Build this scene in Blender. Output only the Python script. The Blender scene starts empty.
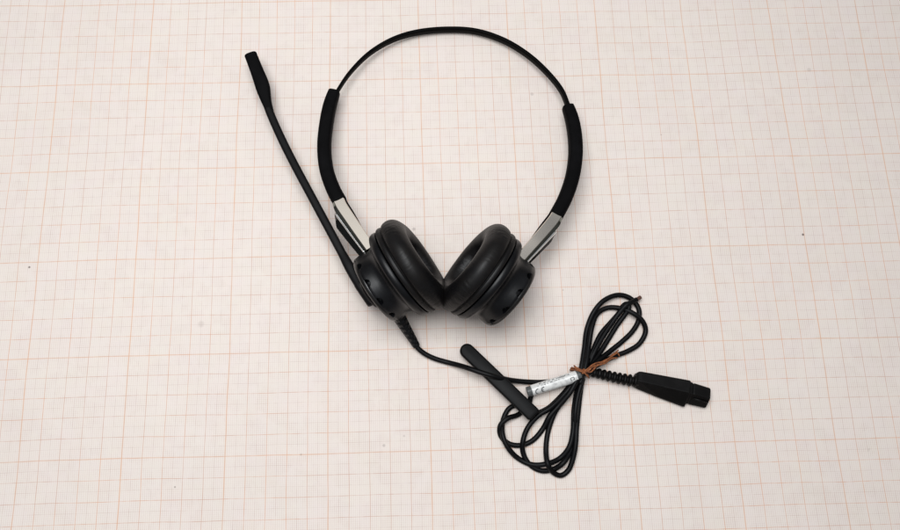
import bpy, bmesh, math, random
from mathutils import Vector, Matrix, noise
random.seed(7)
MM = 0.001
scene = bpy.context.scene
COL = scene.collection

# ------------------------------------------------------------------ helpers
def link(name, bm, mat, parent=None, smooth=True, matrix=None):
    """Write a bmesh (built in millimetres) as one mesh object."""
    bmesh.ops.recalc_face_normals(bm, faces=bm.faces)
    bmesh.ops.scale(bm, vec=(MM, MM, MM), verts=bm.verts)
    me = bpy.data.meshes.new(name)
    bm.to_mesh(me); bm.free()
    me.materials.append(mat)
    if smooth:
        for p in me.polygons: p.use_smooth = True
    o = bpy.data.objects.new(name, me)
    COL.objects.link(o)
    if matrix is not None: o.matrix_local = matrix
    if parent is not None: o.parent = parent
    return o

def sharp(o, deg=35):
    me = o.data
    bm = bmesh.new(); bm.from_mesh(me)
    for e in bm.edges:
        if len(e.link_faces) == 2 and e.calc_face_angle(0) > math.radians(deg): e.smooth = False
    bm.to_mesh(me); bm.free()
    return o

def thing(name, label, cat, loc_mm):
    o = bpy.data.objects.new(name, None)
    o.empty_display_size = 0.01
    COL.objects.link(o)
    o.location = [c*MM for c in loc_mm]
    o['label'] = label; o['category'] = cat
    return o

def catmull(pts, per=14):
    """Smooth a list of points (any dimension), centripetal enough for dense traces."""
    P = [tuple(float(v) for v in p) for p in pts]
    if len(P) == 2:
        return [tuple(a+(b-a)*k/per for a, b in zip(*P)) for k in range(per+1)]
    ext = [tuple(2*a-b for a, b in zip(P[0], P[1]))] + P + [tuple(2*a-b for a, b in zip(P[-1], P[-2]))]
    out = []
    for i in range(1, len(ext)-2):
        p0, p1, p2, p3 = ext[i-1:i+3]
        d = [max(math.dist(a[:3], b[:3]), 1e-6)**0.5 for a, b in ((p0, p1), (p1, p2), (p2, p3))]
        t0 = 0; t1 = d[0]; t2 = t1+d[1]; t3 = t2+d[2]
        for k in range(per):
            t = t1+(t2-t1)*k/per
            L = lambda a, b, ta, tb: tuple(((tb-t)*x+(t-ta)*y)/(tb-ta) for x, y in zip(a, b))
            A1 = L(p0, p1, t0, t1); A2 = L(p1, p2, t1, t2); A3 = L(p2, p3, t2, t3)
            B1 = L(A1, A2, t0, t2); B2 = L(A2, A3, t1, t3)
            out.append(L(B1, B2, t1, t2))
    out.append(P[-1])
    return out

def resample(pts, step):
    out = [pts[0]]; acc = 0
    for a, b in zip(pts, pts[1:]):
        d = math.dist(a[:3], b[:3]); pos = 0
        while acc + d - pos >= step:
            pos += step-acc; acc = 0
            out.append(tuple(x+(y-x)*pos/d for x, y in zip(a, b)))
        acc += d-pos
    if math.dist(out[-1][:3], pts[-1][:3]) > step*0.3: out.append(pts[-1])
    else: out[-1] = pts[-1]
    return out

def superell(w, h, e=2.0, n=20):
    """Closed profile (side, up), width w and height h in mm; e=2 an ellipse, larger is boxier."""
    r = []
    for k in range(n):
        a = 2*math.pi*(k+0.5)/n
        c, s = math.cos(a), math.sin(a)
        r.append((w/2*math.copysign(abs(c)**(2/e), c), h/2*math.copysign(abs(s)**(2/e), s)))
    return r

def sweep(bm, path, prof, rnd=0.0, up=(0, 0, 1), tw=None):
    """prof(u, s, L) -> list of (side, up) points; path = dense 3-D points; rnd rounds both ends."""
    P = [Vector(p[:3]) for p in path]
    S = [0.0]
    for a, b in zip(P, P[1:]): S.append(S[-1]+(b-a).length)
    L = S[-1]
    st = [(p, s) for p, s in zip(P, S)]
    if rnd > 0:                                   # finer stations on the rounded ends
        def at(s):
            for i in range(len(S)-1):
                if S[i+1] >= s: 
                    f = (s-S[i])/max(S[i+1]-S[i], 1e-9); return P[i].lerp(P[i+1], f)
            return P[-1]
        ends = [rnd*(1-math.cos(math.radians(a))) for a in (4, 12, 22, 34, 46, 58, 70, 82, 90)]
        mid = [(p, s) for p, s in st if rnd < s < L-rnd]
        st = [(at(e), e) for e in ends]+mid+[(at(L-e), L-e) for e in reversed(ends)]
    rings = []
    n = len(st)
    upv = Vector(up)
    for i, (p, s) in enumerate(st):
        a = st[max(i-1, 0)][0]; b = st[min(i+1, n-1)][0]
        T = (b-a).normalized()
        side = upv.cross(T)
        side = side.normalized() if side.length > 1e-6 else Vector((1, 0, 0))
        N = T.cross(side)
        k = 1.0
        if rnd > 0:
            d = min(s, L-s)
            if d < rnd: k = math.sqrt(max(1-(1-d/rnd)**2, 0.0))
        if tw is not None:
            an = tw(s/L); ca, sa = math.cos(an), math.sin(an)
            side, N = side*ca+N*sa, N*ca-side*sa
        rings.append([bm.verts.new(p+side*(x*k)+N*(y*k)) for x, y in prof(s/L, s, L)])
    m = len(rings[0])
    for A, B in zip(rings, rings[1:]):
        for j in range(m):
            bm.faces.new((A[j], A[(j+1) % m], B[(j+1) % m], B[j]))
    bm.faces.new(rings[0][::-1]); bm.faces.new(rings[-1])

def lathe(prof, n=160, rfun=None):
    """Turn a profile of (x along the axis, radius) about the local X axis."""
    bm = bmesh.new(); rings = []
    for x, r in prof:
        if r < 1e-6:
            rings.append([bm.verts.new((x, 0, 0))]); continue
        ring = []
        for k in range(n):
            a = 2*math.pi*k/n
            rr = rfun(x, r, a) if rfun else r
            ring.append(bm.verts.new((x, rr*math.sin(a), rr*math.cos(a))))
        rings.append(ring)
    for A, B in zip(rings, rings[1:]):
        if len(A) == 1 and len(B) == 1: continue
        for k in range(n):
            k2 = (k+1) % n
            if len(A) == 1: bm.faces.new((A[0], B[k], B[k2]))
            elif len(B) == 1: bm.faces.new((A[k], A[k2], B[0]))
            else: bm.faces.new((A[k], A[k2], B[k2], B[k]))
    return bm

def smooth_profile(pts, per=6):
    return [(p[0], max(p[1], 0)) for p in catmull([(x, r, 0) for x, r in pts], per)]

# ------------------------------------------------------------------ materials
class NB:
    """Small node builder."""
    def __init__(s, name):
        s.m = bpy.data.materials.new(name); s.m.use_nodes = True
        s.t = s.m.node_tree; s.b = s.t.nodes['Principled BSDF']
    def n(s, typ, **kw):
        x = s.t.nodes.new(typ)
        for k, v in kw.items(): setattr(x, k, v)
        return x
    def put(s, sock, v):
        if isinstance(v, bpy.types.NodeSocket): s.t.links.new(v, sock)
        else: sock.default_value = v
    def math(s, op, a, b=0.0, c=0.0, clamp=False):
        x = s.n('ShaderNodeMath', operation=op, use_clamp=clamp)
        s.put(x.inputs[0], a); s.put(x.inputs[1], b); s.put(x.inputs[2], c)
        return x.outputs[0]
    def mix(s, f, a, b, blend='MIX'):
        x = s.n('ShaderNodeMix', data_type='RGBA', blend_type=blend)
        s.put(x.inputs[0], f); s.put(x.inputs[6], a); s.put(x.inputs[7], b)
        return x.outputs[2]
    def noise(s, vec, scale, detail=2.0, rough=0.5):
        x = s.n('ShaderNodeTexNoise'); s.put(x.inputs['Vector'], vec)
        x.inputs['Scale'].default_value = scale; x.inputs['Detail'].default_value = detail
        x.inputs['Roughness'].default_value = rough
        return x
    def smooth(s, v, lo, hi):
        x = s.n('ShaderNodeMapRange', interpolation_type='SMOOTHSTEP')
        s.put(x.inputs[0], v); x.inputs[1].default_value = lo; x.inputs[2].default_value = hi
        return x.outputs[0]
    def bump(s, h, strength, dist):
        x = s.n('ShaderNodeBump'); s.put(x.inputs['Height'], h)
        x.inputs['Strength'].default_value = strength; x.inputs['Distance'].default_value = dist
        s.t.links.new(x.outputs[0], s.b.inputs['Normal'])
    def set(s, **kw):
        for k, v in kw.items(): s.put(s.b.inputs[k.replace('_', ' ')], v)
        return s

def obj_mm(nb):
    tc = nb.n('ShaderNodeTexCoord')
    v = nb.n('ShaderNodeVectorMath', operation='SCALE')
    nb.t.links.new(tc.outputs['Object'], v.inputs[0]); v.inputs['Scale'].default_value = 1000.0
    return v.outputs[0]

def black_material(name, base, rough, spec=0.5, grain=0.0, grain_scale=3.0, dust=0.0, rvar=0.08):
    nb = NB(name); v = obj_mm(nb)
    big = nb.noise(v, 0.12, 4, 0.6).outputs[0]
    fine = nb.noise(v, grain_scale, 3, 0.6).outputs[0]
    c = tuple(base)+(1,)
    d = tuple(min(x*1.9+0.0012, 1) for x in base)+(1,)
    col = nb.mix(nb.smooth(big, 0.4, 0.75), c, d)
    if dust > 0:
        vo = nb.n('ShaderNodeTexVoronoi'); nb.put(vo.inputs['Vector'], v); vo.inputs['Scale'].default_value = 0.55
        sp = nb.math('MULTIPLY', nb.math('LESS_THAN', vo.outputs['Distance'], 0.07), nb.math('GREATER_THAN', nb.noise(v, 0.3).outputs[0], 0.56))
        col = nb.mix(nb.math('MULTIPLY', sp, dust), col, (0.25, 0.23, 0.21, 1))
    nb.set(Base_Color=col, Specular_IOR_Level=spec)
    nb.set(Roughness=nb.math('ADD', rough-rvar, nb.math('MULTIPLY', big, 2*rvar)))
    if grain > 0: nb.bump(fine, grain, 0.0002)
    return nb.m

def paper_material():
    nb = NB('millimetre_paper'); v = obj_mm(nb)
    warp = nb.noise(v, 0.012, 3, 0.55).outputs['Color']
    wv = nb.n('ShaderNodeVectorMath', operation='SUBTRACT'); nb.t.links.new(warp, wv.inputs[0]); wv.inputs[1].default_value = (.5, .5, .5)
    ws = nb.n('ShaderNodeVectorMath', operation='SCALE'); nb.t.links.new(wv.outputs[0], ws.inputs[0]); ws.inputs['Scale'].default_value = 2.2
    wa = nb.n('ShaderNodeVectorMath', operation='ADD'); nb.t.links.new(v, wa.inputs[0]); nb.t.links.new(ws.outputs[0], wa.inputs[1])
    sp = nb.n('ShaderNodeSeparateXYZ'); nb.t.links.new(wa.outputs[0], sp.inputs[0])
    X, Y = sp.outputs[0], sp.outputs[1]
    def lines(co, period, half, soft):
        d = nb.math('PINGPONG', co, period/2)
        return nb.math('SUBTRACT', 1.0, nb.smooth(d, half-soft, half+soft))
    # ink strength comes and goes in patches, unevenly for each family of lines
    patch = nb.smooth(nb.noise(v, 0.055, 3, 0.7).outputs[0], 0.36, 0.64)
    patch2 = nb.smooth(nb.noise(v, 0.13, 2, 0.6).outputs[0], 0.38, 0.62)
    cellv = nb.n('ShaderNodeVectorMath', operation='SCALE'); nb.t.links.new(wa.outputs[0], cellv.inputs[0]); cellv.inputs['Scale'].default_value = 0.1
    cfl = nb.n('ShaderNodeVectorMath', operation='FLOOR'); nb.t.links.new(cellv.outputs[0], cfl.inputs[0])
    cell = nb.n('ShaderNodeTexWhiteNoise', noise_dimensions='2D'); nb.t.links.new(cfl.outputs[0], cell.inputs[0])
    def s(line, k, lo, p):
        return nb.math('MULTIPLY', line, nb.math('MULTIPLY_ADD', p, k*(1-lo), k*lo))
    mmp = nb.math('MULTIPLY', patch2, nb.math('MULTIPLY_ADD', cell.outputs[0], 0.8, 0.2))
    paper = nb.mix(nb.noise(v, 0.02, 4, 0.6).outputs[0], PAPER_A, PAPER_B)
    tint = nb.noise(v, 0.085, 2, 0.6).outputs['Color']
    paper = nb.mix(0.07, paper, tint, 'OVERLAY')
    cloud = nb.smooth(nb.noise(v, 0.009, 4, 0.6).outputs[0], 0.3, 0.7)
    paper = nb.mix(nb.math('MULTIPLY', cloud, 0.10), paper, (0.60, 0.53, 0.49, 1))
    fine_ink = (0.50, 0.36, 0.32, 1)
    ink = nb.mix(nb.smooth(nb.noise(v, 0.016, 2).outputs[0], 0.4, 0.6), (0.60, 0.37, 0.285, 1), (0.72, 0.37, 0.22, 1))
    col = nb.mix(s(lines(X, 1.0, 0.12, 0.09), 0.46, 0.50, mmp), paper, fine_ink)
    col = nb.mix(s(lines(Y, 1.0, 0.10, 0.09), 0.20, 0.25, mmp), col, fine_ink)
    col = nb.mix(s(lines(X, 5.0, 0.11, 0.09), 0.40, 0.4, patch2), col, fine_ink)
    col = nb.mix(s(lines(Y, 5.0, 0.11, 0.09), 0.32, 0.35, patch2), col, fine_ink)
    col = nb.mix(s(lines(X, 10.0, 0.16, 0.11), 0.72, 0.60, patch), col, ink)
    col = nb.mix(s(lines(Y, 10.0, 0.16, 0.11), 0.58, 0.50, patch2), col, ink)
    col = nb.mix(s(lines(X, 50.0, 0.36, 0.18), 0.34, 0.7, patch), col, (0.74, 0.44, 0.275, 1))
    col = nb.mix(s(lines(Y, 50.0, 0.32, 0.18), 0.32, 0.6, patch), col, (0.74, 0.44, 0.275, 1))
    # faint stains, a few specks of dirt
    stain = nb.smooth(nb.noise(v, 0.03, 5, 0.65).outputs[0], 0.55, 0.78)
    col = nb.mix(nb.math('MULTIPLY', stain, 0.10), col, (0.50, 0.42, 0.33, 1))
    vo = nb.n('ShaderNodeTexVoronoi'); nb.put(vo.inputs['Vector'], v); vo.inputs['Scale'].default_value = 0.02
    spk = nb.math('MULTIPLY', nb.math('SUBTRACT', 1.0, nb.smooth(vo.outputs['Distance'], 0.006, 0.022)), nb.smooth(nb.noise(v, 0.7, 2).outputs[0], 0.42, 0.6))
    col = nb.mix(nb.math('MULTIPLY', spk, 0.18), col, (0.18, 0.14, 0.12, 1))
    for (sx, sy, r, k) in SPECKS:
        d = nb.n('ShaderNodeVectorMath', operation='DISTANCE'); nb.t.links.new(v, d.inputs[0]); d.inputs[1].default_value = (sx, sy, 0)
        f = nb.math('SUBTRACT', 1.0, nb.smooth(d.outputs['Value'], r*0.4, r))
        col = nb.mix(nb.math('MULTIPLY', f, k), col, (0.10, 0.07, 0.06, 1))
    nb.set(Base_Color=col, Roughness=0.75, Specular_IOR_Level=0.25)
    nb.bump(nb.noise(v, 0.9, 4, 0.65).outputs[0], 0.10, 0.0003)
    return nb.m

PAPER_A = (0.800, 0.718, 0.655, 1)
PAPER_B = (0.848, 0.770, 0.710, 1)
SPECKS = [(x, y, r, k) for (x, y, z), r, k in zip([(-204.5, -2.6, 0.0), (199.5, 5.3, 0.0), (-22.7, -97.1, 0.0), (-12.8, -92.8, -0.0), (-63.1, -100.3, 0.0), (-123.5, -113.9, 0.0), (217.3, 100.9, 0.0), (-114.7, -34.6, 0.0), (-5.5, 13.2, 0.0), (61.4, 89.5, 0.0), (130.3, 63.6, 0.0), (70.6, -21.5, 0.0)],
          (0.9, 0.9, 1.0, 0.8, 0.8, 0.6, 1.6, 2.2, 1.2, 1.3, 0.6, 0.7), (0.75, 0.8, 0.28, 0.2, 0.25, 0.5, 0.16, 0.14, 0.3, 0.22, 0.3, 0.2))]

RUBBER = black_material('soft_touch_rubber', (0.0012, 0.0011, 0.0014), 0.66, 0.08, 0.05, 4.0)
BOOMMAT = black_material('matte_boom_plastic', (0.0016, 0.0015, 0.0018), 0.52, 0.15, 0.06, 3.0, dust=0.08)
HOUSE = black_material('satin_black_plastic', (0.0020, 0.0022, 0.0030), 0.36, 0.28, 0.08, 2.6, dust=0.15)
COVER = black_material('smooth_black_plastic', (0.0040, 0.0036, 0.0036), 0.28, 0.5, 0.03, 2.0)
BANDMAT = black_material('black_spring_steel', (0.0012, 0.0011, 0.0011), 0.50, 0.05)
CABLEMAT = black_material('black_cable_sheath', (0.0013, 0.0013, 0.0018), 0.47, 0.17, 0.05, 1.5, dust=0.10)
CLIPMAT = black_material('black_clip_plastic', (0.0018, 0.0018, 0.0021), 0.52, 0.16, 0.08, 3.5, dust=0.15)
PLUGMAT = black_material('black_connector_plastic', (0.0017, 0.0014, 0.0014), 0.48, 0.17, 0.08, 3.0)
FOAM = black_material('ear_foam_cloth', (0.0018, 0.0016, 0.0016), 0.95, 0.05, 0.5, 2.0)

def leather_material():
    nb = NB('black_leatherette'); v = obj_mm(nb)
    big = nb.noise(v, 0.10, 4, 0.6).outputs[0]
    col = nb.mix(nb.smooth(big, 0.35, 0.7), (0.0022, 0.0021, 0.0026, 1), (0.0050, 0.0040, 0.0036, 1))
    # radial wrinkles: stretch the noise along the cushion's axis
    mp = nb.n('ShaderNodeMapping'); mp.inputs['Scale'].default_value = (0.22, 1, 1); nb.t.links.new(v, mp.inputs[0])
    wr = nb.noise(mp.outputs[0], 0.6, 2, 0.5).outputs[0]
    gr = nb.noise(v, 2.2, 3, 0.6).outputs[0]
    mask = nb.smooth(nb.noise(v, 0.07, 1).outputs[0], 0.42, 0.66)
    wr2 = nb.math('MULTIPLY', nb.smooth(wr, 0.35, 0.65), mask)
    nb.bump(nb.math('ADD', nb.math('MULTIPLY', wr2, 1.0), nb.math('MULTIPLY', gr, 0.06)), 0.17, 0.0008)
    nb.set(Base_Color=col, Specular_IOR_Level=0.28, Roughness=nb.math('ADD', 0.36, nb.math('MULTIPLY', gr, 0.2)))
    return nb.m
LEATHER = leather_material()

def chrome_material(name, rough, base):
    nb = NB(name); v = obj_mm(nb)
    n1 = nb.noise(v, 0.12, 2, 0.5).outputs[0]
    nb.set(Base_Color=base, Metallic=1.0, Roughness=nb.math('ADD', rough, nb.math('MULTIPLY', n1, 0.03)))
    return nb.m
SATIN = chrome_material('satin_chrome', 0.15, (0.60, 0.56, 0.505, 1))
CHROME = chrome_material('polished_chrome', 0.24, (0.92, 0.93, 0.92, 1))
GLOSS = black_material('gloss_black_insert', (0.002, 0.0025, 0.0025), 0.18, 0.3)
DARKREFL = chrome_material('dark_reflection_chrome', 0.12, (0.24, 0.26, 0.235, 1))  # polished chrome with a dark reflection put into its base colour

def label_material():
    nb = NB('printed_white_label'); v = obj_mm(nb)
    n1 = nb.noise(v, 0.35, 4, 0.65).outputs[0]
    col = nb.mix(nb.smooth(n1, 0.42, 0.72), (0.74, 0.74, 0.72, 1), (0.40, 0.40, 0.40, 1))
    nb.set(Base_Color=col, Roughness=0.28, Coat_Weight=0.4, Coat_Roughness=0.15)
    nb.bump(nb.noise(v, 0.8, 3).outputs[0], 0.3, 0.0005)
    return nb.m
LABEL = label_material()
INK = NB('label_ink').set(Base_Color=(0.075, 0.078, 0.08, 1), Roughness=0.5).m
def sleeve_material():
    nb = NB('smoky_clear_sleeve')
    nb.set(Base_Color=(0.20, 0.21, 0.21, 1), Roughness=0.25, Transmission_Weight=0.55, IOR=1.3)
    return nb.m
SLEEVE = sleeve_material()
def tie_material():
    nb = NB('copper_brown_twist_tie'); v = obj_mm(nb)
    n1 = nb.noise(v, 0.7, 4, 0.7).outputs[0]
    col = nb.mix(nb.smooth(n1, 0.35, 0.68), (0.36, 0.125, 0.045, 1), (0.14, 0.046, 0.02, 1))
    nb.set(Base_Color=col, Roughness=0.6, Specular_IOR_Level=0.3)
    nb.bump(nb.noise(v, 2.5, 4, 0.7).outputs[0], 0.6, 0.0006)
    return nb.m
TIE = tie_material()
PIN = NB('brown_tie_end').set(Base_Color=(0.10, 0.045, 0.03, 1), Roughness=0.5).m

# ------------------------------------------------------------------ the setting: one sheet of millimetre paper
bm = bmesh.new()
W0, W1, H0, H1, ST = -330, 380, -260, 320, 6
nx = int((W1-W0)/ST)+1; ny = int((H1-H0)/ST)+1
g = []
for j in range(ny):
    row = []
    for i in range(nx):
        x, y = W0+i*ST, H0+j*ST
        far = max(0.0, min(1.0, (math.hypot(x-20, y-20)-60)/120))      # flat where the headset lies, rippled outside
        z = (noise.noise(Vector((x*0.011, y*0.016, 3.1)))*1.3 + noise.noise(Vector((x*0.03, y*0.024, 9)))*0.35)*far
        row.append(bm.verts.new((x, y, z)))
    g.append(row)
for j in range(ny-1):
    for i in range(nx-1):
        bm.faces.new((g[j][i], g[j][i+1], g[j+1][i+1], g[j+1][i]))
paper = link('graph_paper', bm, paper_material())
paper['kind'] = 'structure'
bm = bmesh.new()
bmesh.ops.create_cube(bm, size=1, matrix=Matrix.Translation((25, 30, -23))@Matrix.Diagonal((1000, 800, 40, 1)))
table = link('table_surface', bm, NB('dark_table').set(Base_Color=(0.35, 0.3, 0.26, 1), Roughness=0.6).m, smooth=False)
table['kind'] = 'structure'

# ------------------------------------------------------------------ the headset
BASE = (8, 10, 0)
headset = thing('headset', 'black two-ear office headset with chrome arms and thin microphone boom lying on graph paper', 'headset', BASE)
OFF = Matrix.Translation([-c*MM for c in BASE])            # parts are built in the paper's coordinates
def part(name, bm, mat, parent=headset, **kw):
    o = link(name, bm, mat, parent, **kw)
    if parent is headset: o.matrix_local = OFF
    return o

# headband: thin spring band between the padded arms
band = resample(catmull([(-46.6, 85.0, 10.0), (-44.7, 88.7, 9.6), (-38.4, 99.6, 8.4), (-27.6, 112.3, 6.8), (-14.5, 121.4, 5.4), (-1.2, 126.1, 4.4), (16.6, 127.8, 4.0), (32.0, 126.1, 4.2), (46.9, 119.5, 5.2), (59.5, 109.5, 6.4), (69.3, 97.7, 7.8), (75.9, 86.2, 9.2), (78.2, 77.5, 10.2), (79.2, 73.2, 10.6)]), 2.5)
bm = bmesh.new()
sweep(bm, band, lambda u, s, L: superell(1.6+0.65*min(1, u*2.6), 3.4+1.4*min(1, u*2.6), 3.2, 16))
part('headband', bm, BANDMAT)

# padded arms
def arm_width(u): return 1.0 - 0.16*math.exp(-u*14) + 0.0*u
for pts, w in (([(-46.3, 88.4, 10.0), (-48.5, 79.8, 11.2), (-50.0, 69.9, 12.7), (-51.0, 54.4, 14.9), (-49.4, 40.3, 17.2), (-45.6, 28.7, 19.3), (-42.0, 21.4, 20.6)], 7.3),
               ([(78.2, 76.9, 10.2), (79.6, 68.7, 11.5), (80.1, 60.2, 12.8), (79.4, 48.2, 14.7), (76.3, 34.2, 17.0), (71.0, 21.3, 19.3), (65.1, 11.2, 21.0)], 7.3)):
    bm = bmesh.new()
    sweep(bm, resample(catmull(pts), 1.6), lambda u, s, L: superell(w*arm_width(u), 7.2*(0.86+0.14*min(1, u*4)), 3.2, 28), rnd=0.9)
    part('padded_arm', bm, RUBBER)

# chrome sliding arms between the padded arms and the ear cups
def slider(pts, out, skip, BLK):
    """out = +1 when the outer side is the sweep's +side; skip = where the lower outer step begins (0..1)."""
    path = resample(catmull(pts), 1.2)
    f = lambda u: 1.0-0.30*u                                   # the side tapers towards the cup
    bm = bmesh.new()                                           # satin top shell
    def shell(u, s, L):
        a, o = 2.75-0.25*u, 2.6-0.35*u
        return [(x*out, y) for x, y in [(-a, -1.6), (-a, 2.2), (-a+0.4, 2.7), (o-0.2, 2.7), (o+0.05, 2.5), (o+0.05, 0.2), (o-0.6, -1.6)]]
    sweep(bm, path, shell)
    arm = sharp(part('sliding_arm', bm, SATIN), 25)
    n = len(path); cut = path[int(n*skip):]
    bm = bmesh.new()                                           # polished facet sloping down from the top face, dark reflection in its colour
    def facet(u, s, L):
        o = 2.6-0.35*u; g = f(u)*min(1, 0.35+u*4)
        return [(x*out, y) for x, y in [(o-0.5, 0.6), (o-0.5, 2.3), (o+0.1, 2.38), (o+1.7*g, 1.25), (o+1.7*g, 0.6)]]
    sweep(bm, path, facet)
    sharp(part('polished_facet', bm, DARKREFL, arm), 25)
    bm = bmesh.new()                                           # polished rail along the outer edge
    def rail(u, s, L):
        o = 2.6-0.35*(skip+u*(1-skip)); g = f(u)
        return [(x*out, y) for x, y in [(o+0.6*g, -0.5), (o+0.8*g, 0.3), (o+1.0*g, 0.85), (o+1.2*g, 1.05), (o+1.5*g, 1.09), (o+1.8*g, 1.08), (o+2.1*g, 0.98), (o+2.35*g, 0.7), (o+2.5*g, 0.2), (o+2.4*g, -0.5)]]
    sweep(bm, cut, rail)
    part('polished_rail', bm, CHROME, arm)
    bm = bmesh.new()                                           # gloss black insert below the rail
    def insert(u, s, L):
        o = 2.6-0.35*(skip+u*(1-skip)); g = f(u)*BLK*min(1, 0.05+u*4.5)
        return [(x*out, y) for x, y in [(-1.8, -0.6), (o+1.8*f(u), -0.5), (o+2.5*f(u), 0.1), (o+2.4*f(u)+1.9*g, -1.4), (o+2.4*f(u)+1.9*g, -2.6), (o+1.6*f(u), -3.6), (-1.8, -3.6)]]
    sweep(bm, cut, insert)
    sharp(part('arm_insert', bm, GLOSS, arm), 25)
    bm = bmesh.new()                                           # dark lip along the inner edge, under the shell
    half = path[:int(n*0.62)]
    sweep(bm, half, lambda u, s, L: [(x*out, y) for x, y in [(-2.75+0.3, -2.6), (-2.75+0.3, 1.7), (-2.75-0.9*math.sin(math.pi*min(1, 0.3+u*0.7)), 1.5), (-2.75-0.9*math.sin(math.pi*min(1, 0.3+u*0.7)), -2.6)]])
    sharp(part('arm_lip', bm, RUBBER, arm), 25)
    return arm
slider([(-43.0, 23.0, 20.6), (-41.3, 19.0, 21.2), (-37.4, 12.5, 22.3), (-32.6, 4.7, 23.7), (-26.7, -4.6, 25.4)], -1, 0.20, 1.7)
slider([(66.1, 12.7, 20.8), (63.9, 9.4, 21.4), (58.8, 3.4, 22.6), (53.0, -3.0, 23.8), (45.2, -11.5, 25.0)], 1, 0.28, 0.7)

# ear cups: built once about their own axis (local +X points out of the cushion), placed twice
def notch(x, r, a):
    if x > -10.5: return r
    per = 2*math.pi/11
    d = ((a-0.05+per/2) % per)-per/2
    q = math.hypot(d*17.6/1.9, (x+15.0)/2.3)
    return r-2.3*max(0.0, min(1.0, (1-q)*5))
hp = [(-16.2, 0), (-16.2, 15.0), (-16.3, 16.4)]
hp += [(-16.2+0.25*k, 17.6+0.85*math.sin(min(1, k/9)*math.pi/2)-0.03*max(0, k-10)) for k in range(0, 23)]
hp += [(-9.0, 17.9), (-7.6, 18.1), (-6.4, 18.7), (-5.4, 19.7), (-4.8, 20.9), (-4.4, 22.1), (-3.9, 22.9), (-3.1, 23.4), (-2.2, 23.6), (-1.0, 23.5), (-0.5, 23.2), (-0.35, 22.4), (-0.3, 21.0), (0.0, 20.6), (0.0, 0)]
cover_p = [(-17.5, 0), (-17.45, 8), (-17.35, 13), (-17.2, 16.6), (-17.0, 17.4), (-16.6, 17.85), (-16.0, 18.15), (-15.3, 18.3), (-14.9, 18.2), (-14.9, 0)]
cush_p = smooth_profile([(0.15, 20.5), (0.25, 23.2), (0.7, 23.9), (1.6, 24.15), (2.7, 23.9), (3.1, 23.35), (3.35, 23.5), (4.2, 24.4), (6.2, 24.9), (8.6, 24.6), (10.8, 23.2), (12.4, 20.9), (13.1, 18.4), (12.7, 15.9), (11.3, 13.7), (9.0, 12.3), (6.0, 11.6), (4.2, 11.4), (3.6, 11.0), (3.3, 10.0)], 5)
foam_p = [(3.4, 12.0), (4.6, 11.0), (5.0, 8.0), (5.1, 4.0), (5.1, 0)]
def puff(x, r, a):
    k = max(0.0, min(1.0, (x-4)/5))
    return r+k*(0.30*math.sin(3*a+0.6)+0.20*math.sin(5*a+2.0)+0.10*math.sin(11*a))
cups = []
def frame(c, h, s):
    h = Vector(h).normalized(); k = math.sqrt(1-s*s)
    ax = Vector((h.x*k, h.y*k, s)); up = (Vector((0, 0, 1))-ax*s).normalized(); sd = up.cross(ax)
    M = Matrix((ax, sd, up)).transposed().to_4x4(); M.translation = (Vector(c)-Vector(BASE))*MM
    return M
ML = frame((-11.31, -15.81, 24.3), (0.8651, 0.5016, 0), 0.27)
MR = frame((28.36, -18.93, 24.3), (-0.8058, 0.5922, 0), 0.27)
cup = link('ear_cup', lathe(hp, 264, notch), HOUSE, headset); sharp(cup, 40)
kids = [sharp(link('cup_cover', lathe(cover_p, 160), COVER, cup), 40),
        link('ear_cushion', lathe(cush_p, 200, puff), LEATHER, cup),
        link('foam_pad', lathe(foam_p, 96), FOAM, cup)]
cup.matrix_local = ML
cup2 = cup.copy(); COL.objects.link(cup2); cup2.parent = headset; cup2.matrix_local = MR
for k in kids:
    c = k.copy(); COL.objects.link(c); c.parent = cup2

# microphone boom, its hub on the outer face of the ear cup, and the microphone capsule
boom_pts = [(-26.3, -29.8, 15.0), (-30.4, -23.6, 15.0), (-34.4, -17.2, 15.0), (-39.6, -7.5, 14.6), (-45.5, 4.1, 14.0), (-56.6, 25.9, 13.0), (-68.1, 48.6, 12.0), (-74.7, 62.7, 11.6), (-80.3, 76.0, 11.4), (-82.6, 82.7, 11.4)]
bm = bmesh.new()
def boom_prof(u, s, L):
    t = 1-max(0, min(1, (s-22)/10)); t = t*t*(3-2*t)
    step = 0.35 if s < 13 else 0.0
    return superell(4.3+0.9*t+step, 3.4+1.6*t+step, 3.0, 20)
sweep(bm, resample(catmull(boom_pts), 0.9), boom_prof, rnd=1.2)
boom = part('microphone_boom', bm, BOOMMAT)
bm = bmesh.new()
mic_path = resample(catmull([(-80.0, 75.7, 11.4), (-82.3, 82.4, 11.4), (-84.6, 90.3, 11.6), (-87.4, 99.1, 11.8), (-90.2, 106.8, 12.0), (-91.7, 110.7, 12.0)]), 0.6)
def mic_prof(u, s, L):
    k = max(0, min(1, (u-0.02)/0.42)); k = k*k*(3-2*k)
    w = 4.3+2.7*k-0.25*max(0, (u-0.6)/0.4)
    bul = 0.65*math.exp(-((u-0.47)/0.17)**2)
    return [(x-(bul if x < 0 else 0)*1, y) for x, y in superell(w, 3.3+1.9*k, 3.6, 24)]
sweep(bm, mic_path, mic_prof, rnd=1.3)
part('microphone', bm, RUBBER, boom)
bm = lathe([(-17.0, 0), (-17.0, 8.2), (-19.6, 8.0), (-20.6, 7.2), (-20.8, 5), (-20.8, 0)], 64)
hub = link('boom_hub', bm, BOOMMAT, headset, matrix=ML)

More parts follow.
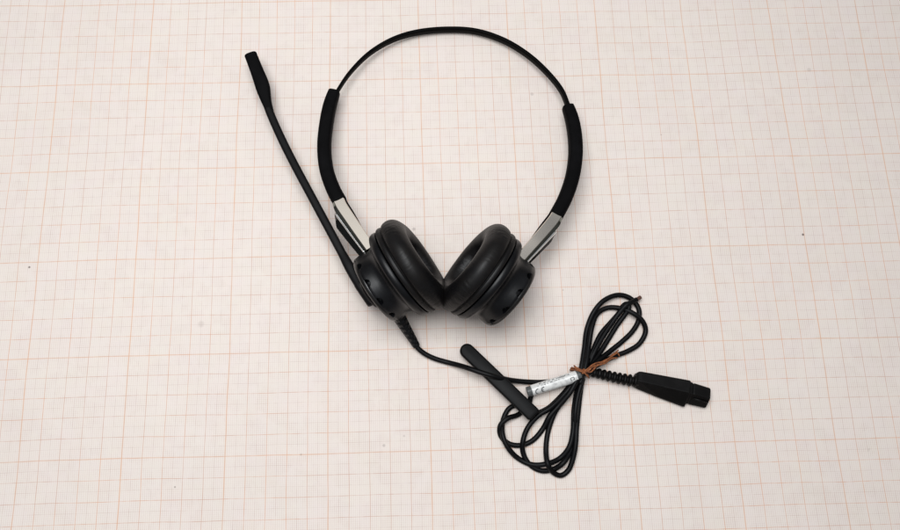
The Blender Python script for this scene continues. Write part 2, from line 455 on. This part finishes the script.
# cable: one flexible cord, from the strain relief on the ear cup to the connector
R = 1.27
cable_runs = [
 # from the ear cup over the clip and under the label to the tie
 [(-6.1, -48.3, 3.4), (-4.7, -50.4, 3.0), (-1.3, -53.1, 2.2), (3.9, -55.6, 1.6), (9.9, -57.5, 1.6), (15.7, -59.5, 4.2), (20.4, -61.7, 7.9), (26.1, -64.0, 9.3), (31.9, -65.8, 9.2), (37.5, -67.0, 6.6), (43.3, -67.7, 3.2), (50.4, -68.3, 1.8), (57.9, -68.5, 1.6), (65.4, -67.5, 2.2), (71.3, -65.8, 3.4), (76.2, -63.3, 4.6), (79.8, -57.4, 4.2)],
 # first upper loop
 [(73.0, -70.6, 4.2), (75.8, -62.6, 4.6), (78.4, -53.0, 3.2), (80.9, -42.4, 2.0), (84.7, -34.1, 3.6), (90.4, -28.2, 3.8), (98.6, -25.3, 2.4), (104.7, -27.3, 2.0), (108.3, -32.6, 1.6), (107.7, -38.4, 1.5), (104.3, -43.8, 1.4), (98.6, -48.9, 1.4), (92.0, -53.7, 1.8), (84.6, -59.0, 4.4), (77.5, -64.4, 7.4), (70.4, -71.6, 5.6)],
 # second upper loop
 [(74.3, -70.3, 6.2), (77.7, -61.6, 6.6), (80.6, -51.2, 4.4), (83.2, -41.5, 3.6), (86.9, -34.6, 2.0), (92.3, -31.7, 1.6), (98.0, -32.1, 2.4), (104.3, -35.2, 4.2), (109.1, -39.3, 3.4), (110.6, -44.2, 2.0), (107.1, -50.3, 1.4), (100.9, -54.0, 1.4), (94.4, -56.3, 1.6), (87.9, -59.1, 3.2), (81.0, -62.6, 5.6), (74.9, -66.7, 4.6), (67.8, -73.8, 3.0)],
 # narrow inner loop of two strands lying side by side
 [(74.2, -69.0, 2.6), (78.6, -61.3, 3.6), (82.2, -54.8, 3.4), (87.5, -45.4, 2.2), (93.3, -39.3, 1.8), (97.7, -34.7, 2.4), (100.2, -31.0, 3.2), (102.1, -30.2, 4.2), (102.7, -32.3, 4.2), (100.5, -35.8, 2.6), (96.4, -40.9, 1.6), (91.5, -47.7, 1.5), (86.2, -54.8, 2.2), (80.3, -61.7, 4.6), (73.3, -70.1, 4.0)],
 [(79.7, -61.3, 3.2), (83.3, -54.4, 3.8), (88.7, -46.2, 3.4), (94.1, -39.1, 3.4), (98.1, -34.2, 4.2), (101.1, -31.2, 5.4), (104.7, -29.4, 4.4), (107.1, -28.2, 3.6)],
 # lower right narrow loop
 [(76.7, -66.2, 3.4), (75.0, -73.9, 2.6), (73.4, -83.1, 1.8), (71.5, -91.8, 3.6), (70.3, -99.9, 3.8), (68.5, -106.9, 2.6), (66.3, -111.3, 1.6), (62.7, -113.5, 1.3), (58.8, -111.9, 2.2), (56.2, -108.0, 4.8), (56.0, -102.6, 2.6), (57.1, -95.4, 1.6), (59.1, -89.0, 2.0), (62.3, -82.4, 3.2), (66.8, -77.2, 3.6), (72.2, -69.6, 4.6)],
 # middle lower loop
 [(72.6, -68.3, 5.6), (67.5, -74.1, 4.2), (59.6, -81.1, 4.6), (52.7, -85.2, 4.2), (47.6, -90.7, 3.8), (44.9, -96.9, 4.2), (44.9, -102.3, 2.4), (47.6, -107.7, 1.6), (53.2, -111.0, 1.4), (58.9, -110.6, 1.6), (63.7, -107.7, 3.8), (68.3, -101.7, 1.7), (70.6, -95.1, 1.6), (71.4, -83.7, 4.4), (73.3, -75.5, 4.6), (76.2, -67.8, 5.2)],
 # outer lower loop passing under the clip
 [(72.1, -68.5, 3.4), (65.4, -75.6, 1.8), (57.5, -81.9, 1.6), (50.0, -83.7, 1.5), (43.3, -79.6, 1.4), (39.4, -80.9, 1.4), (36.0, -86.7, 1.6), (35.3, -94.1, 4.0), (37.8, -100.2, 3.8), (42.8, -105.2, 1.6), (49.1, -108.1, 2.2), (55.6, -107.9, 3.2), (62.6, -105.5, 1.8), (67.2, -100.5, 3.4), (69.6, -93.4, 3.6), (71.2, -82.6, 2.2), (73.2, -73.9, 3.0), (76.4, -66.6, 2.6)],
 # leftmost lower loop
 [(73.1, -67.9, 7.0), (69.1, -74.3, 6.2), (63.2, -80.8, 3.8), (58.7, -85.5, 3.4), (55.3, -91.3, 1.5), (49.9, -96.7, 1.6), (44.0, -98.8, 1.6), (38.2, -97.8, 1.5), (34.5, -93.9, 1.5), (34.4, -89.2, 3.2), (37.8, -86.0, 3.6), (44.0, -83.9, 1.5), (49.3, -79.1, 1.6), (50.3, -75.3, 3.0), (52.8, -72.3, 4.2), (59.3, -70.4, 4.6), (66.3, -68.4, 5.0), (72.8, -66.3, 5.6), (77.2, -65.2, 6.0), (81.3, -64.8, 5.6)],
]
bm = bmesh.new()
circ = superell(2*R, 2*R, 2.0, 14)
for run in cable_runs:
    sweep(bm, resample(catmull(run), 1.0), lambda u, s, L: circ)
cable = part('cable', bm, CABLEMAT)

# ribbed strain relief where the cable leaves the ear cup
bm = bmesh.new()
def relief(u, s, L):
    k = 3.55-1.75*u
    seg = (s % 3.2)/3.2
    cut = 0.45 if seg > 0.62 and 0.12 < u < 0.93 else 0.0
    return [(x*(1-(cut/k if abs(math.sin(2*math.atan2(y, x)-0.6)) > 0.35 else 0)), y*(1-(cut/k if abs(math.sin(2*math.atan2(y, x)-0.6)) > 0.35 else 0))) for x, y in superell(2*k, 2*k, 2.3, 28)]
sweep(bm, resample(catmull([(-16.3, -32.3, 15.0), (-13.9, -35.9, 13.0), (-11.4, -39.9, 9.6), (-8.5, -44.4, 6.2), (-5.4, -49.5, 3.2)]), 0.4), relief, rnd=0.5)
sharp(part('strain_relief', bm, HOUSE, cable), 40)

# white label wrapped around the cord, clear sleeve showing at both ends, printing on it
lab0, lab1 = [Vector(p) for p in [(50.3, -72.9, 4.9), (73.2, -66.4, 6.2)]]
T = (lab1-lab0).normalized(); Ll = (lab1-lab0).length
sid = Vector((0, 0, 1)).cross(T).normalized(); upn = T.cross(sid)
LR = 2.75
bm = bmesh.new()
sweep(bm, [tuple(lab0.lerp(lab1, k/24)) for k in range(25)], lambda u, s, L: [(x*(1+0.03*math.sin(5*u+x)), y*(1+0.03*math.sin(7*u))) for x, y in superell(2*LR, 2*LR*0.96, 2.0, 32)], rnd=0.25)
label = part('printed_label', bm, LABEL, cable)
bm = bmesh.new()
sweep(bm, [tuple(lab0.lerp(lab1, k)) for k in (-0.10, -0.05, 0.0, 0.5, 1.0, 1.05, 1.09)], lambda u, s, L: superell(2*LR-0.5, 2*LR-0.6, 2.0, 24), rnd=0.4)
part('clear_sleeve', bm, SLEEVE, label)
bm = bmesh.new()
def on_label(a, b):
    """a mm along the label, b mm around it (0 = top, + towards the far side)."""
    an = b/LR; rr = LR+0.14
    return lab0+T*a+sid*(math.sin(an)*rr)+upn*(math.cos(an)*rr*0.97)
def stroke(pts, w):
    d = []
    for (a, b), (c, e) in zip(pts, pts[1:]):
        for k in range(4): d.append((a+(c-a)*k/4, b+(e-b)*k/4))
    d.append(pts[-1])
    A = []
    for i, (a, b) in enumerate(d):
        p, q = d[max(i-1, 0)], d[min(i+1, len(d)-1)]
        tx, ty = q[0]-p[0], q[1]-p[1]; m = math.hypot(tx, ty) or 1
        A.append((bm.verts.new(on_label(a-ty/m*w/2, b+tx/m*w/2)), bm.verts.new(on_label(a+ty/m*w/2, b-tx/m*w/2))))
    for (p, q), (r, s_) in zip(A, A[1:]): bm.faces.new((p, q, s_, r))
arc = lambda ca, cb, r, a0, a1, n=8: [(ca+r*math.cos(math.radians(a0+(a1-a0)*k/n)), cb+r*math.sin(math.radians(a0+(a1-a0)*k/n))) for k in range(n+1)]
stroke(arc(2.9, -1.5, 1.25, 75, 265), 0.44)                     # C
stroke(arc(6.0, -1.5, 1.25, 75, 265), 0.44)                     # E
stroke([(4.8, -1.5), (5.7, -1.5)], 0.4)
stroke([(Ll-3.9, -1.2), (Ll-3.9, -0.1), (Ll-2.2, -0.1), (Ll-2.2, -1.2), (Ll-2.9, -1.2)], 0.3)
stroke([(Ll-3.9, -1.2), (Ll-3.4, -1.4)], 0.3)
random.seed(3)
for row, x0, x1, h in ((2.05, 4.5, Ll-3.5, 0.75), (0.95, 6.0, Ll-8.0, 0.5)):
    x = x0
    while x < x1:                                                # two lines of print too small to read
        wd = random.uniform(0.25, 0.6)
        if random.random() < 0.84:
            k = random.randint(0, 3)
            if k == 0: stroke([(x, row-h/2), (x, row+h/2), (x+wd, row+h/2)], 0.17)
            elif k == 1: stroke([(x, row+h/2), (x, row-h/2), (x+wd, row-h/2), (x+wd, row+h/2)], 0.17)
            elif k == 2: stroke([(x, row-h/2), (x+wd/2, row+h/2), (x+wd, row-h/2)], 0.17)
            else: stroke([(x, row), (x+wd, row)], 0.22); stroke([(x, row-h/2), (x, row+h/2)], 0.17)
        x += wd+0.32
part('label_print', bm, INK, label, smooth=False)

# connector: ribbed boot, wedge body, plug end
bm = bmesh.new()
def boot(u, s, L):
    ph = (s % 2.6)/2.6
    k = 1.75+0.25*u
    if u < 0.95: k += (0.75+0.5*u)*max(0.0, 1-abs(ph-0.5)/0.36)**0.30 if abs(ph-0.5) < 0.36 else 0
    return superell(2*k, 2*k, 2.2, 18)
sweep(bm, resample(catmull([(78.2, -63.9, 4.6), (83.2, -64.9, 4.1), (89.1, -66.4, 3.6), (96.0, -68.1, 3.6), (104.2, -69.8, 3.8)]), 0.18), boot)
boot_o = sharp(part('cable_boot', bm, PLUGMAT, cable), 50)
c0, c1, ce = [Vector(p) for p in [(102.9, -68.8, 0.0), (127.8, -75.8, 0.0), (138.1, -77.8, 0.0)]]
AX = (c1-c0).normalized(); SD = Vector((-AX.y, AX.x, 0))
def loft(sections):
    bm = bmesh.new(); rings = []
    for a, prof in sections:
        rings.append([bm.verts.new(c0+AX*a+SD*x+Vector((0, 0, z))) for x, z in prof])
    m = len(rings[0])
    for A, B in zip(rings, rings[1:]):
        for j in range(m): bm.faces.new((A[j], A[(j+1) % m], B[(j+1) % m], B[j]))
    bm.faces.new(rings[0][::-1]); bm.faces.new(rings[-1])
    return bm
def wedge(top, ridge, bot, z):
    return [(top-0.4, 0.7), (top, 1.3), (top, z-2.0), (top-0.6, z-1.3), (ridge+0.25, z), (ridge-0.25, z-0.1), (bot+0.2, 2.6), (bot, 2.2), (bot, 1.1), (bot+0.5, 0.6)]
Lc = (c1-c0).length
bm = loft([(-0.8, wedge(3.0, -0.6, -2.6, 5.6)), (0.6, wedge(4.4, -0.6, -3.6, 6.2)), (2.0, wedge(4.7, -0.6, -4.0, 6.4)), (Lc*0.5, wedge(5.3, -0.4, -5.6, 7.2)), (Lc*0.98, wedge(6.0, -0.2, -7.0, 7.8)), (Lc+0.2, wedge(5.7, -0.2, -6.8, 7.5))])
body = part('connector', bm, PLUGMAT, cable, smooth=False)
bv = body.modifiers.new('bevel', 'BEVEL'); bv.width = 0.00035; bv.segments = 2; bv.limit_method = 'ANGLE'
Lp = (ce-c0).length
bm = loft([(Lc-1, wedge(5.4, -0.3, -5.2, 7.2)), (Lc+1.2, wedge(5.4, -0.3, -5.2, 7.2)), (Lc+1.5, wedge(5.1, -0.3, -4.9, 6.9)), (Lc+2.0, wedge(5.1, -0.3, -4.9, 6.9)), (Lc+2.3, wedge(5.3, -0.3, -5.1, 7.1)), (Lp-0.5, wedge(4.9, -0.4, -4.9, 6.7)), (Lp, wedge(4.6, -0.4, -4.6, 6.4))])
plug = part('plug', bm, PLUGMAT, body, smooth=False)
bv = plug.modifiers.new('bevel', 'BEVEL'); bv.width = 0.0003; bv.segments = 2; bv.limit_method = 'ANGLE'
bm = bmesh.new()                                                # guide rib on the plug's sloping side
sweep(bm, [tuple(c0+AX*a+SD*(-2.4)+Vector((0, 0, 5.2))) for a in (Lc+2.4, Lc+6, Lp-0.4)], lambda u, s, L: superell(0.9, 1.1, 3, 10))
part('guide_rib', bm, PLUGMAT, body)
for k in (body, plug):
    k.data.update()

# ------------------------------------------------------------------ clothing clip under the cord
k0, k1 = [Vector(p) for p in [(19.5, -52.5, 0.0), (49.9, -84.3, 0.0)]]
clip = thing('clothing_clip', 'black flat clothing clip with rounded end lying under the headset cord', 'clip', (k0+k1)/2)
AXk = (k1-k0).normalized(); SDk = Vector((-AXk.y, AXk.x, 0)); Lk = (k1-k0).length
def bar(z0, z1, w, a0, a1, rise, rr, square):
    """A flat bar along the clip: rounded at the first end, squared with soft corners at the other."""
    out = []
    for k in range(13):
        an = math.radians(90+180*k/12); out.append((a0+w/2+math.cos(an)*w/2, math.sin(an)*w/2))
    cr = square
    for cx, cy, s0 in ((a1-cr, -w/2+cr, -90), (a1-cr, w/2-cr, 0)):
        for k in range(5):
            an = math.radians(s0+90*k/4); out.append((cx+math.cos(an)*cr, cy+math.sin(an)*cr))
    bm = bmesh.new(); rings = []
    for z, ins in ((z0, rr), (z0+rr*0.4, rr*0.3), (z0+rr, 0), (z1-rr, 0), (z1-rr*0.35, rr*0.3), (z1, rr)):
        ring = []
        for a, b in out:
            ca = (a-(a0+a1)/2); f = 1-2*ins/(a1-a0); gb = 1-2*ins/w
            A = (a0+a1)/2+ca*f; B = b*gb
            crown = 0.0 if z < z1-0.01 else 0.0
            ring.append(bm.verts.new(k0+AXk*A+SDk*B+Vector((0, 0, z+rise*A/Lk+crown))))
        rings.append(ring)
    m = len(out)
    for A, B in zip(rings, rings[1:]):
        for j in range(m): bm.faces.new((A[j], A[(j+1) % m], B[(j+1) % m], B[j]))
    bm.faces.new(rings[0][::-1]); bm.faces.new(rings[-1])
    M = Matrix.Translation(-(k0+k1)/2)
    bmesh.ops.transform(bm, matrix=M, verts=bm.verts)
    return bm
sharp(link('upper_jaw', bar(3.6, 7.0, 7.2, -3.6, Lk+1.4, 2.4, 0.9, 1.5), CLIPMAT, clip), 50)
sharp(link('lower_jaw', bar(0.1, 2.7, 6.2, 4.5, Lk-1.5, 2.9, 0.6, 1.5), CLIPMAT, clip), 50)
sharp(link('hinge', bar(2.4, 3.9, 3.2, Lk*0.5, Lk*0.72, 2.4, 0.2, 0.4), CLIPMAT, clip), 50)

# ------------------------------------------------------------------ twist tie round the coiled cord
tie = thing('twist_tie', 'copper-brown twist tie wound round the middle of the coiled black cord', 'twist tie', (76.6, -63.8, 0.0))
OFFT = Matrix.Translation(-Vector(tie.location))
def flat(w, h): return lambda u, s, L: superell(w*(0.8+0.3*math.sin(23*u+w)), h, 2.4, 12)
bm = bmesh.new()
wrap = []
ca, cb = Vector((72.0, -63.5, 4.6)), Vector((78.5, -66.3, 4.6))
ctr = Vector((75.0, -64.0, 4.6)); dv = (cb-ca).normalized()
for k in range(0, 46):
    an = math.radians(200-k*16)
    wrap.append(tuple(ctr+dv*(4.3*math.cos(an))+Vector((0, 0, 4.6*math.sin(an)-0.05))+Vector((-dv.y, dv.x, 0))*(-0.9+1.7*k/45)))
sweep(bm, catmull(wrap, 3), flat(1.15, 0.7), up=(dv.y*-1, dv.x, 0.05))
o = link('wound_band', bm, TIE, tie); o.matrix_local = OFFT
bm = bmesh.new()
for pts, w in (([(72.0, -62.1, 7.4), (74.1, -64.3, 9.6), (77.0, -64.7, 9.6), (80.8, -62.2, 9.0), (84.6, -61.0, 8.0), (88.6, -58.9, 6.4), (92.3, -56.1, 4.6), (95.6, -53.7, 3.4)], 1.15),
               ([(75.0, -65.6, 9.4), (78.6, -62.8, 9.9), (82.3, -60.7, 9.2), (86.3, -59.8, 7.6), (90.9, -57.3, 5.6), (94.7, -55.3, 4.2), (95.8, -56.9, 3.4)], 0.95),
               ([(75.6, -63.4, 9.6), (79.0, -65.0, 9.4), (82.8, -62.0, 8.8), (87.4, -60.5, 6.8), (91.6, -58.0, 4.6), (94.8, -57.6, 3.2)], 0.8),
               ([(72.0, -61.3, 6.6), (72.9, -62.6, 8.6), (75.5, -64.6, 9.6), (77.6, -66.5, 8.4), (79.1, -67.7, 6.6)], 0.9)):
    sweep(bm, resample(catmull(pts), 0.6), flat(w*1.1, 0.75), rnd=0.3, tw=lambda u: 7*u+w*9)
o = link('twisted_ends', bm, TIE, tie); o.matrix_local = OFFT
bm = bmesh.new()
sweep(bm, resample(catmull([(105.3, -29.1, 4.2), (107.6, -27.9, 3.5), (109.7, -26.7, 3.0)]), 0.4), lambda u, s, L: superell(2.0, 1.9, 2.2, 14), rnd=0.5)
o = link('tie_tip', bm, PIN, tie); o.matrix_local = OFFT

# ------------------------------------------------------------------ light: soft indoor ceiling light, plus an added reflection lamp
world = bpy.data.worlds.new('World'); scene.world = world; world.use_nodes = True
nt = world.node_tree; bg = nt.nodes['Background']
tc = nt.nodes.new('ShaderNodeTexCoord'); sep = nt.nodes.new('ShaderNodeSeparateXYZ'); nt.links.new(tc.outputs['Generated'], sep.inputs[0])
ramp = nt.nodes.new('ShaderNodeValToRGB'); nt.links.new(sep.outputs[2], ramp.inputs[0])
cr = ramp.color_ramp
cr.elements[0].position = 0.0; cr.elements[0].color = (0.10, 0.09, 0.085, 1)
cr.elements[1].position = 1.0; cr.elements[1].color = (0.62, 0.64, 0.68, 1)
e = cr.elements.new(0.35); e.color = (0.30, 0.295, 0.29, 1)
nt.links.new(ramp.outputs[0], bg.inputs['Color']); bg.inputs['Strength'].default_value = 0.64

def area(name, loc, target, size, power, color, shape='RECTANGLE', size_y=None):
    l = bpy.data.lights.new(name, 'AREA'); l.energy = power; l.color = color; l.shape = shape; l.size = size; l.size_y = size_y or size
    o = bpy.data.objects.new(name, l); COL.objects.link(o); o.location = loc
    o.rotation_euler = (Vector(target)-Vector(loc)).to_track_quat('-Z', 'Y').to_euler()
    return o
area('ceiling_lamp', (-0.08, 0.04, 0.64), (-0.03, 0.04, 0), 0.38, 3.85, (0.965, 0.985, 1.0))
area('arm_reflection_lamp', (0.0, 0.95, 1.6), (0.0, 0.0, 0), 1.25, 1.15, (1.0, 0.97, 0.92), size_y=0.36)  # added lamp, gives the chrome arms something bright to reflect

# ------------------------------------------------------------------ camera (recovered from the paper's own grid)
cam = bpy.data.cameras.new('Camera'); co = bpy.data.objects.new('Camera', cam); COL.objects.link(co)
co.location = (-0.006446, -0.105276, 0.383245)
co.rotation_euler = (0.251610, -0.009923, -0.026726)
cam.sensor_width = 36.0; cam.lens = 762.483/900*36.0
cam.shift_x = 24.603/900; cam.shift_y = 0.8385/900
cam.clip_start = 0.01; cam.clip_end = 100
scene.camera = co
scene.view_settings.view_transform = 'Standard'; scene.view_settings.look = 'None'
scene.view_settings.exposure = 0; scene.view_settings.gamma = 1
